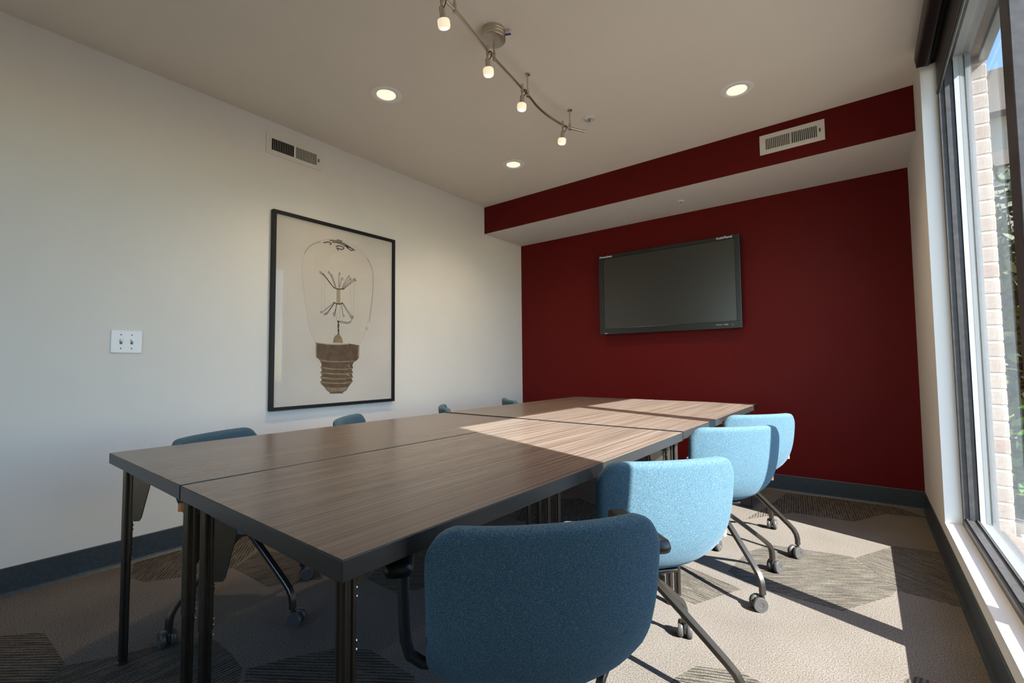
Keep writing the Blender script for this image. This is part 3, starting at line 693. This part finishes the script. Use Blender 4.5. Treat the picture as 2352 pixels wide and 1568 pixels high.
part(tr, 'rail', MB().tube(rp, .0078, 10), nickel, angle=50)
part(tr, 'rail_end', MB().tube([(-1.446, 2.684, ZR), (-1.437, 2.700, ZR)], .009, 10), nickel, angle=50)
def rail_x(y):
    for a, b in zip(rp, rp[1:]):
        if a[1] <= y <= b[1]: return a[0]+(b[0]-a[0])*(y-a[1])/(b[1]-a[1])
    return rp[-1][0]
for y in (1.40, 1.755, 2.118, 2.600):
    x = rail_x(y); ztop = ZC-.045 if abs(y-1.755) < .01 else ZC
    so = MB().tube([(x, y, ZR-.006), (x, y, ztop)], .0045, 10).tube([(x, y, ZR-.014), (x, y, ZR+.028)], .0085, 12)
    if ztop == ZC: so.lathe([(.016, ZC), (.016, ZC-.004), (.006, ZC-.007)], Matrix.Translation((x, y, 0)), 20)
    part(tr, 'standoff', so, nickel, angle=40)
def head(y, tilt, tdir):
    x = rail_x(y)
    h = MB().tube([(x, y, ZR+.022), (x, y, ZR-.022)], .0075, 12).box(x-.004, x+.004, y-.004, y+.004, ZR-.050, ZR-.020)
    ho = part(tr, 'spot_head', h, nickel, angle=40)
    mm = Matrix.Translation((x, y, ZR-.046)) @ Matrix.Rotation(R(tilt), 4, Vector(tdir))
    def sub(name, mb, m, **k):
        return mb.build(name, m, ho, **k)
    sub('socket', MB().lathe([(.008, .004), (.0125, 0), (.0125, -.046), (.010, -.048)], mm, 20), nickel, angle=40)
    wl = [mm @ Vector(p) for p in ((.012, 0, -.004), (.022, 0, .004), (.030, 0, .018), (.024, 0, .030), (.008, 0, .032))]
    sub('wire', MB().tube(smoothpoly([tuple(p) for p in wl], 5), .0022, 8), blk, smooth=True)
    sub('glass_shade', MB().lathe([(.018, -.044), (.0245, -.047), (.0268, -.052), (.0268, -.072), (.0245, -.079), (.021, -.081)], mm, 28, cap=True), shade_rim, angle=40)
    sub('lamp_face', MB().lathe([(.001, -.0816), (.018, -.0816), (.018, -.0822)], mm, 24), shade_m)
    l = bpy.data.lights.new('spot_lamp', 'SPOT'); l.energy = 15; l.spot_size = R(110); l.spot_blend = .8; l.color = (1, .77, .50); l.shadow_soft_size = .02
    lo = bpy.data.objects.new('lamp', l); COL.objects.link(lo); lo.parent = ho
    lo.matrix_basis = mm @ Matrix.Translation((0, 0, -.092))
bpy.context.view_layer.update()
head(1.315, 18, (1, .3, 0)); head(1.690, 6, (1, 0, 0)); head(2.050, 3, (0, 1, 0)); head(2.535, 8, (.3, 1, 0))
tape = MB().obox(Matrix.Translation((-1.368, 1.772, ZC-.020)) @ Matrix.Rotation(R(25), 4, 'Z') @ Matrix.Rotation(R(15), 4, 'X'), .032, .022, .0012)
part(tr, 'blue_tape', tape, blue_tape)

# ------------------------------------------------------------------ sprinklers
def sprinkler(x, y, z, label, s=1):
    root = empty('fire_sprinkler', (x, y, z)); root.scale = (s, s, s); tag(root, label, 'sprinkler', 'fire sprinklers')
    MB().lathe([(.042, 0), (.042, -.003), (.036, -.008), (.020, -.010), (.018, -.004)], n=28).build('escutcheon', white_trim, root, angle=40)
    MB().tube([(.010, 0, -.006), (.012, 0, -.022), (.003, 0, -.034)], .0025, 8).tube([(-.010, 0, -.006), (-.012, 0, -.022), (-.003, 0, -.034)], .0025, 8).build('yoke', white_trim, root)
    MB().lathe([(.003, -.006), (.003, -.028)], n=8).build('bulb', mat('sprinkler bulb', (.05, .03, .02), .3), root)
    MB().lathe([(.014, -.034), (.014, -.036), (.004, -.038)], n=20).build('deflector', white_trim, root)
sprinkler(-1.435, 2.775, ZC, 'white fire sprinkler in the ceiling beyond the end of the track light')
sprinkler(-1.204, 4.0, ZS, 'white fire sprinkler under the bulkhead above the television', .8)

# ------------------------------------------------------------------ outside
ground = struct('ground', MB().box(.58, 30, -20, 30, -.12, -.02), mat('garden path', (.115, .10, .082), .9, noise=(6, .35, 5)))
led = struct('trim_3', MB().box(.505, .61, .80, 3.45, .02, .150, .004), mat('brick sill', (.24, .195, .17), .85, noise=(30, .2, 4)))
lint = struct('trim_4', MB().box(.555, .592, .80, 3.46, 2.665, 2.70), white_fr)
struct('wall_outer', MB().box(XO, .585, YN-.2, .80, -.1, 3.2).box(XO, .585, .80, 3.45, -.1, .02).box(XO, .585, .80, 3.45, 2.70, 3.2), bricks_m[0])
pier = empty('brick_pier', (.54, 3.75, 0)); tag(pier, 'pale pinkish brick wall return just outside the window', 'brick wall')
part(pier, 'mortar', MB().box(XO, .5825, 3.4505, 4.25, -.1, 3.2), mortar)
CHT = .0835; bmz = {}
for r in range(38):
    z0 = -.02+r*CHT
    off = 0 if r % 2 else .10
    y = 3.448; first = True
    while y < 4.24:
        ln = (.10 if (first and off) else .205); ln = min(ln, 4.25-y)
        key = (round(ln, 3), random.randrange(3))
        if key not in bmz:
            me = MB().box(XO+.001-.543, .585-.543, 0, ln-.010, 0, CHT-.011, .003, 1).mesh('brick'); me.materials.append(bricks_m[key[1]]); bmz[key] = me
        b = link('brick', bmz[key], None, pier); b.matrix_parent_inverse = pier.matrix_basis.inverted(); b.location = (.543, y, z0)
        y += ln; first = False

# neighbouring building: brown fascia, buff siding
nb = empty('neighbour_building', (3.5, 12, 0)); tag(nb, 'low brown and buff building beyond the shrubs outside', 'building')
part(nb, 'wall', MB().box(1.2, 9, 9.0, 13, -.1, 4.55), mat('buff siding', (.34, .30, .25), .8))
part(nb, 'fascia', MB().box(1.0, 9.2, 8.75, 13.2, 4.40, 4.98), mat('brown fascia', (.17, .135, .115), .7))
part(nb, 'lower_band', MB().box(1.15, 9, 8.9, 9.05, 3.70, 3.90), MATS['brown fascia'])

# trees and shrubs with real leaves
leafs = [mat('leaf %d' % i, c, .5, spec=.4, noise=(9, .3, 2)) for i, c in enumerate(((.045, .066, .014), (.085, .105, .018), (.028, .046, .012), (.045, .12, .022)))]
for m in leafs: pass
bark = mat('bark', (.07, .05, .035), .9, noise=(20, .3, 4))
def plant(name, label, base, centre, rad, nleaf, llen, lm, seed, stems=7):
    rnd = random.Random(seed); root = empty(name, base); tag(root, label, 'shrub' if 'shrub' in name else 'tree', 'planting outside the window')
    mb = MB(); bm = mb.bm
    b = Vector(base); c = Vector(centre)
    tips = []
    st = MB()
    for k in range(stems):
        a = rnd.uniform(0, 6.28); rr = rnd.uniform(.2, 1)
        tip = c+Vector((math.cos(a)*rad[0]*rr*.8, math.sin(a)*rad[1]*rr*.8, rnd.uniform(-.2, 1)*rad[2]*.9))
        p1 = b+(tip-b)*.4+Vector((rnd.uniform(-.1, .1), rnd.uniform(-.1, .1), .1))
        pts = smoothpoly([tuple(b+Vector((rnd.uniform(-.05, .05), rnd.uniform(-.05, .05), 0))), tuple(p1), tuple(tip)], 6)
        st.tube(pts, [max(.003, .02*(1-i/len(pts))) for i in range(len(pts))], 6)
        tips += [Vector(p) for p in pts[4:]]
    for i in range(nleaf):
        while True:
            v = Vector((rnd.uniform(-1, 1), rnd.uniform(-1, 1), rnd.uniform(-1, 1)))
            if v.length < 1: break
        p = c+Vector((v.x*rad[0], v.y*rad[1], v.z*rad[2]))
        if p.z < .02: p.z = rnd.uniform(.02, .3)
        d = Vector((rnd.uniform(-1, 1), rnd.uniform(-1, 1), rnd.uniform(-.5, .8))).normalized(); s = d.orthogonal().normalized()
        s = (Matrix.Rotation(rnd.uniform(0, 6.28), 3, d) @ s); n = d.cross(s)
        L = llen*rnd.uniform(.6, 1.25); W = L*.19
        vv = [bm.verts.new(q) for q in (p, p+d*L*.3+s*W+n*L*.03, p+d*L*.7+s*W*.8+n*L*.02, p+d*L, p+d*L*.7-s*W*.8+n*L*.02, p+d*L*.3-s*W+n*L*.03)]
        f = bm.faces.new(vv); f.material_index = rnd.randrange(len(lm))
    me = mb.bm; m2 = bpy.data.meshes.new('foliage'); mb.bm.to_mesh(m2); mb.bm.free()
    for m in lm: m2.materials.append(m)
    fo = link('foliage', m2, None, root); fo.matrix_parent_inverse = root.matrix_basis.inverted()
    so = st.build('stem', bark, root); so.matrix_parent_inverse = root.matrix_basis.inverted()
plant('slender_tree', 'slender olive leaved tree outside, reaching above the shrubs', (1.22, 6.75, -.02), (1.22, 6.75, 2.25), (.34, .34, .85), 620, .13, leafs[:3], 3, 9)
plant('leafy_shrub', 'dense olive green shrub outside beside the brick', (1.03, 5.5, -.02), (1.03, 5.5, 1.0), (.42, .42, 1.05), 9000, .11, leafs[:3], 5)
plant('leafy_shrub', 'bright green low shrub outside near the brick', (.86, 4.75, -.02), (.88, 4.75, .32), (.22, .3, .42), 900, .12, leafs[1:], 9)
plant('leafy_shrub', 'tall dark shrub outside behind the olive shrub', (1.7, 8.0, -.02), (1.7, 8.0, 1.2), (.9, .55, 1.35), 3500, .13, leafs[:3], 15)
bpy.context.view_layer.update()
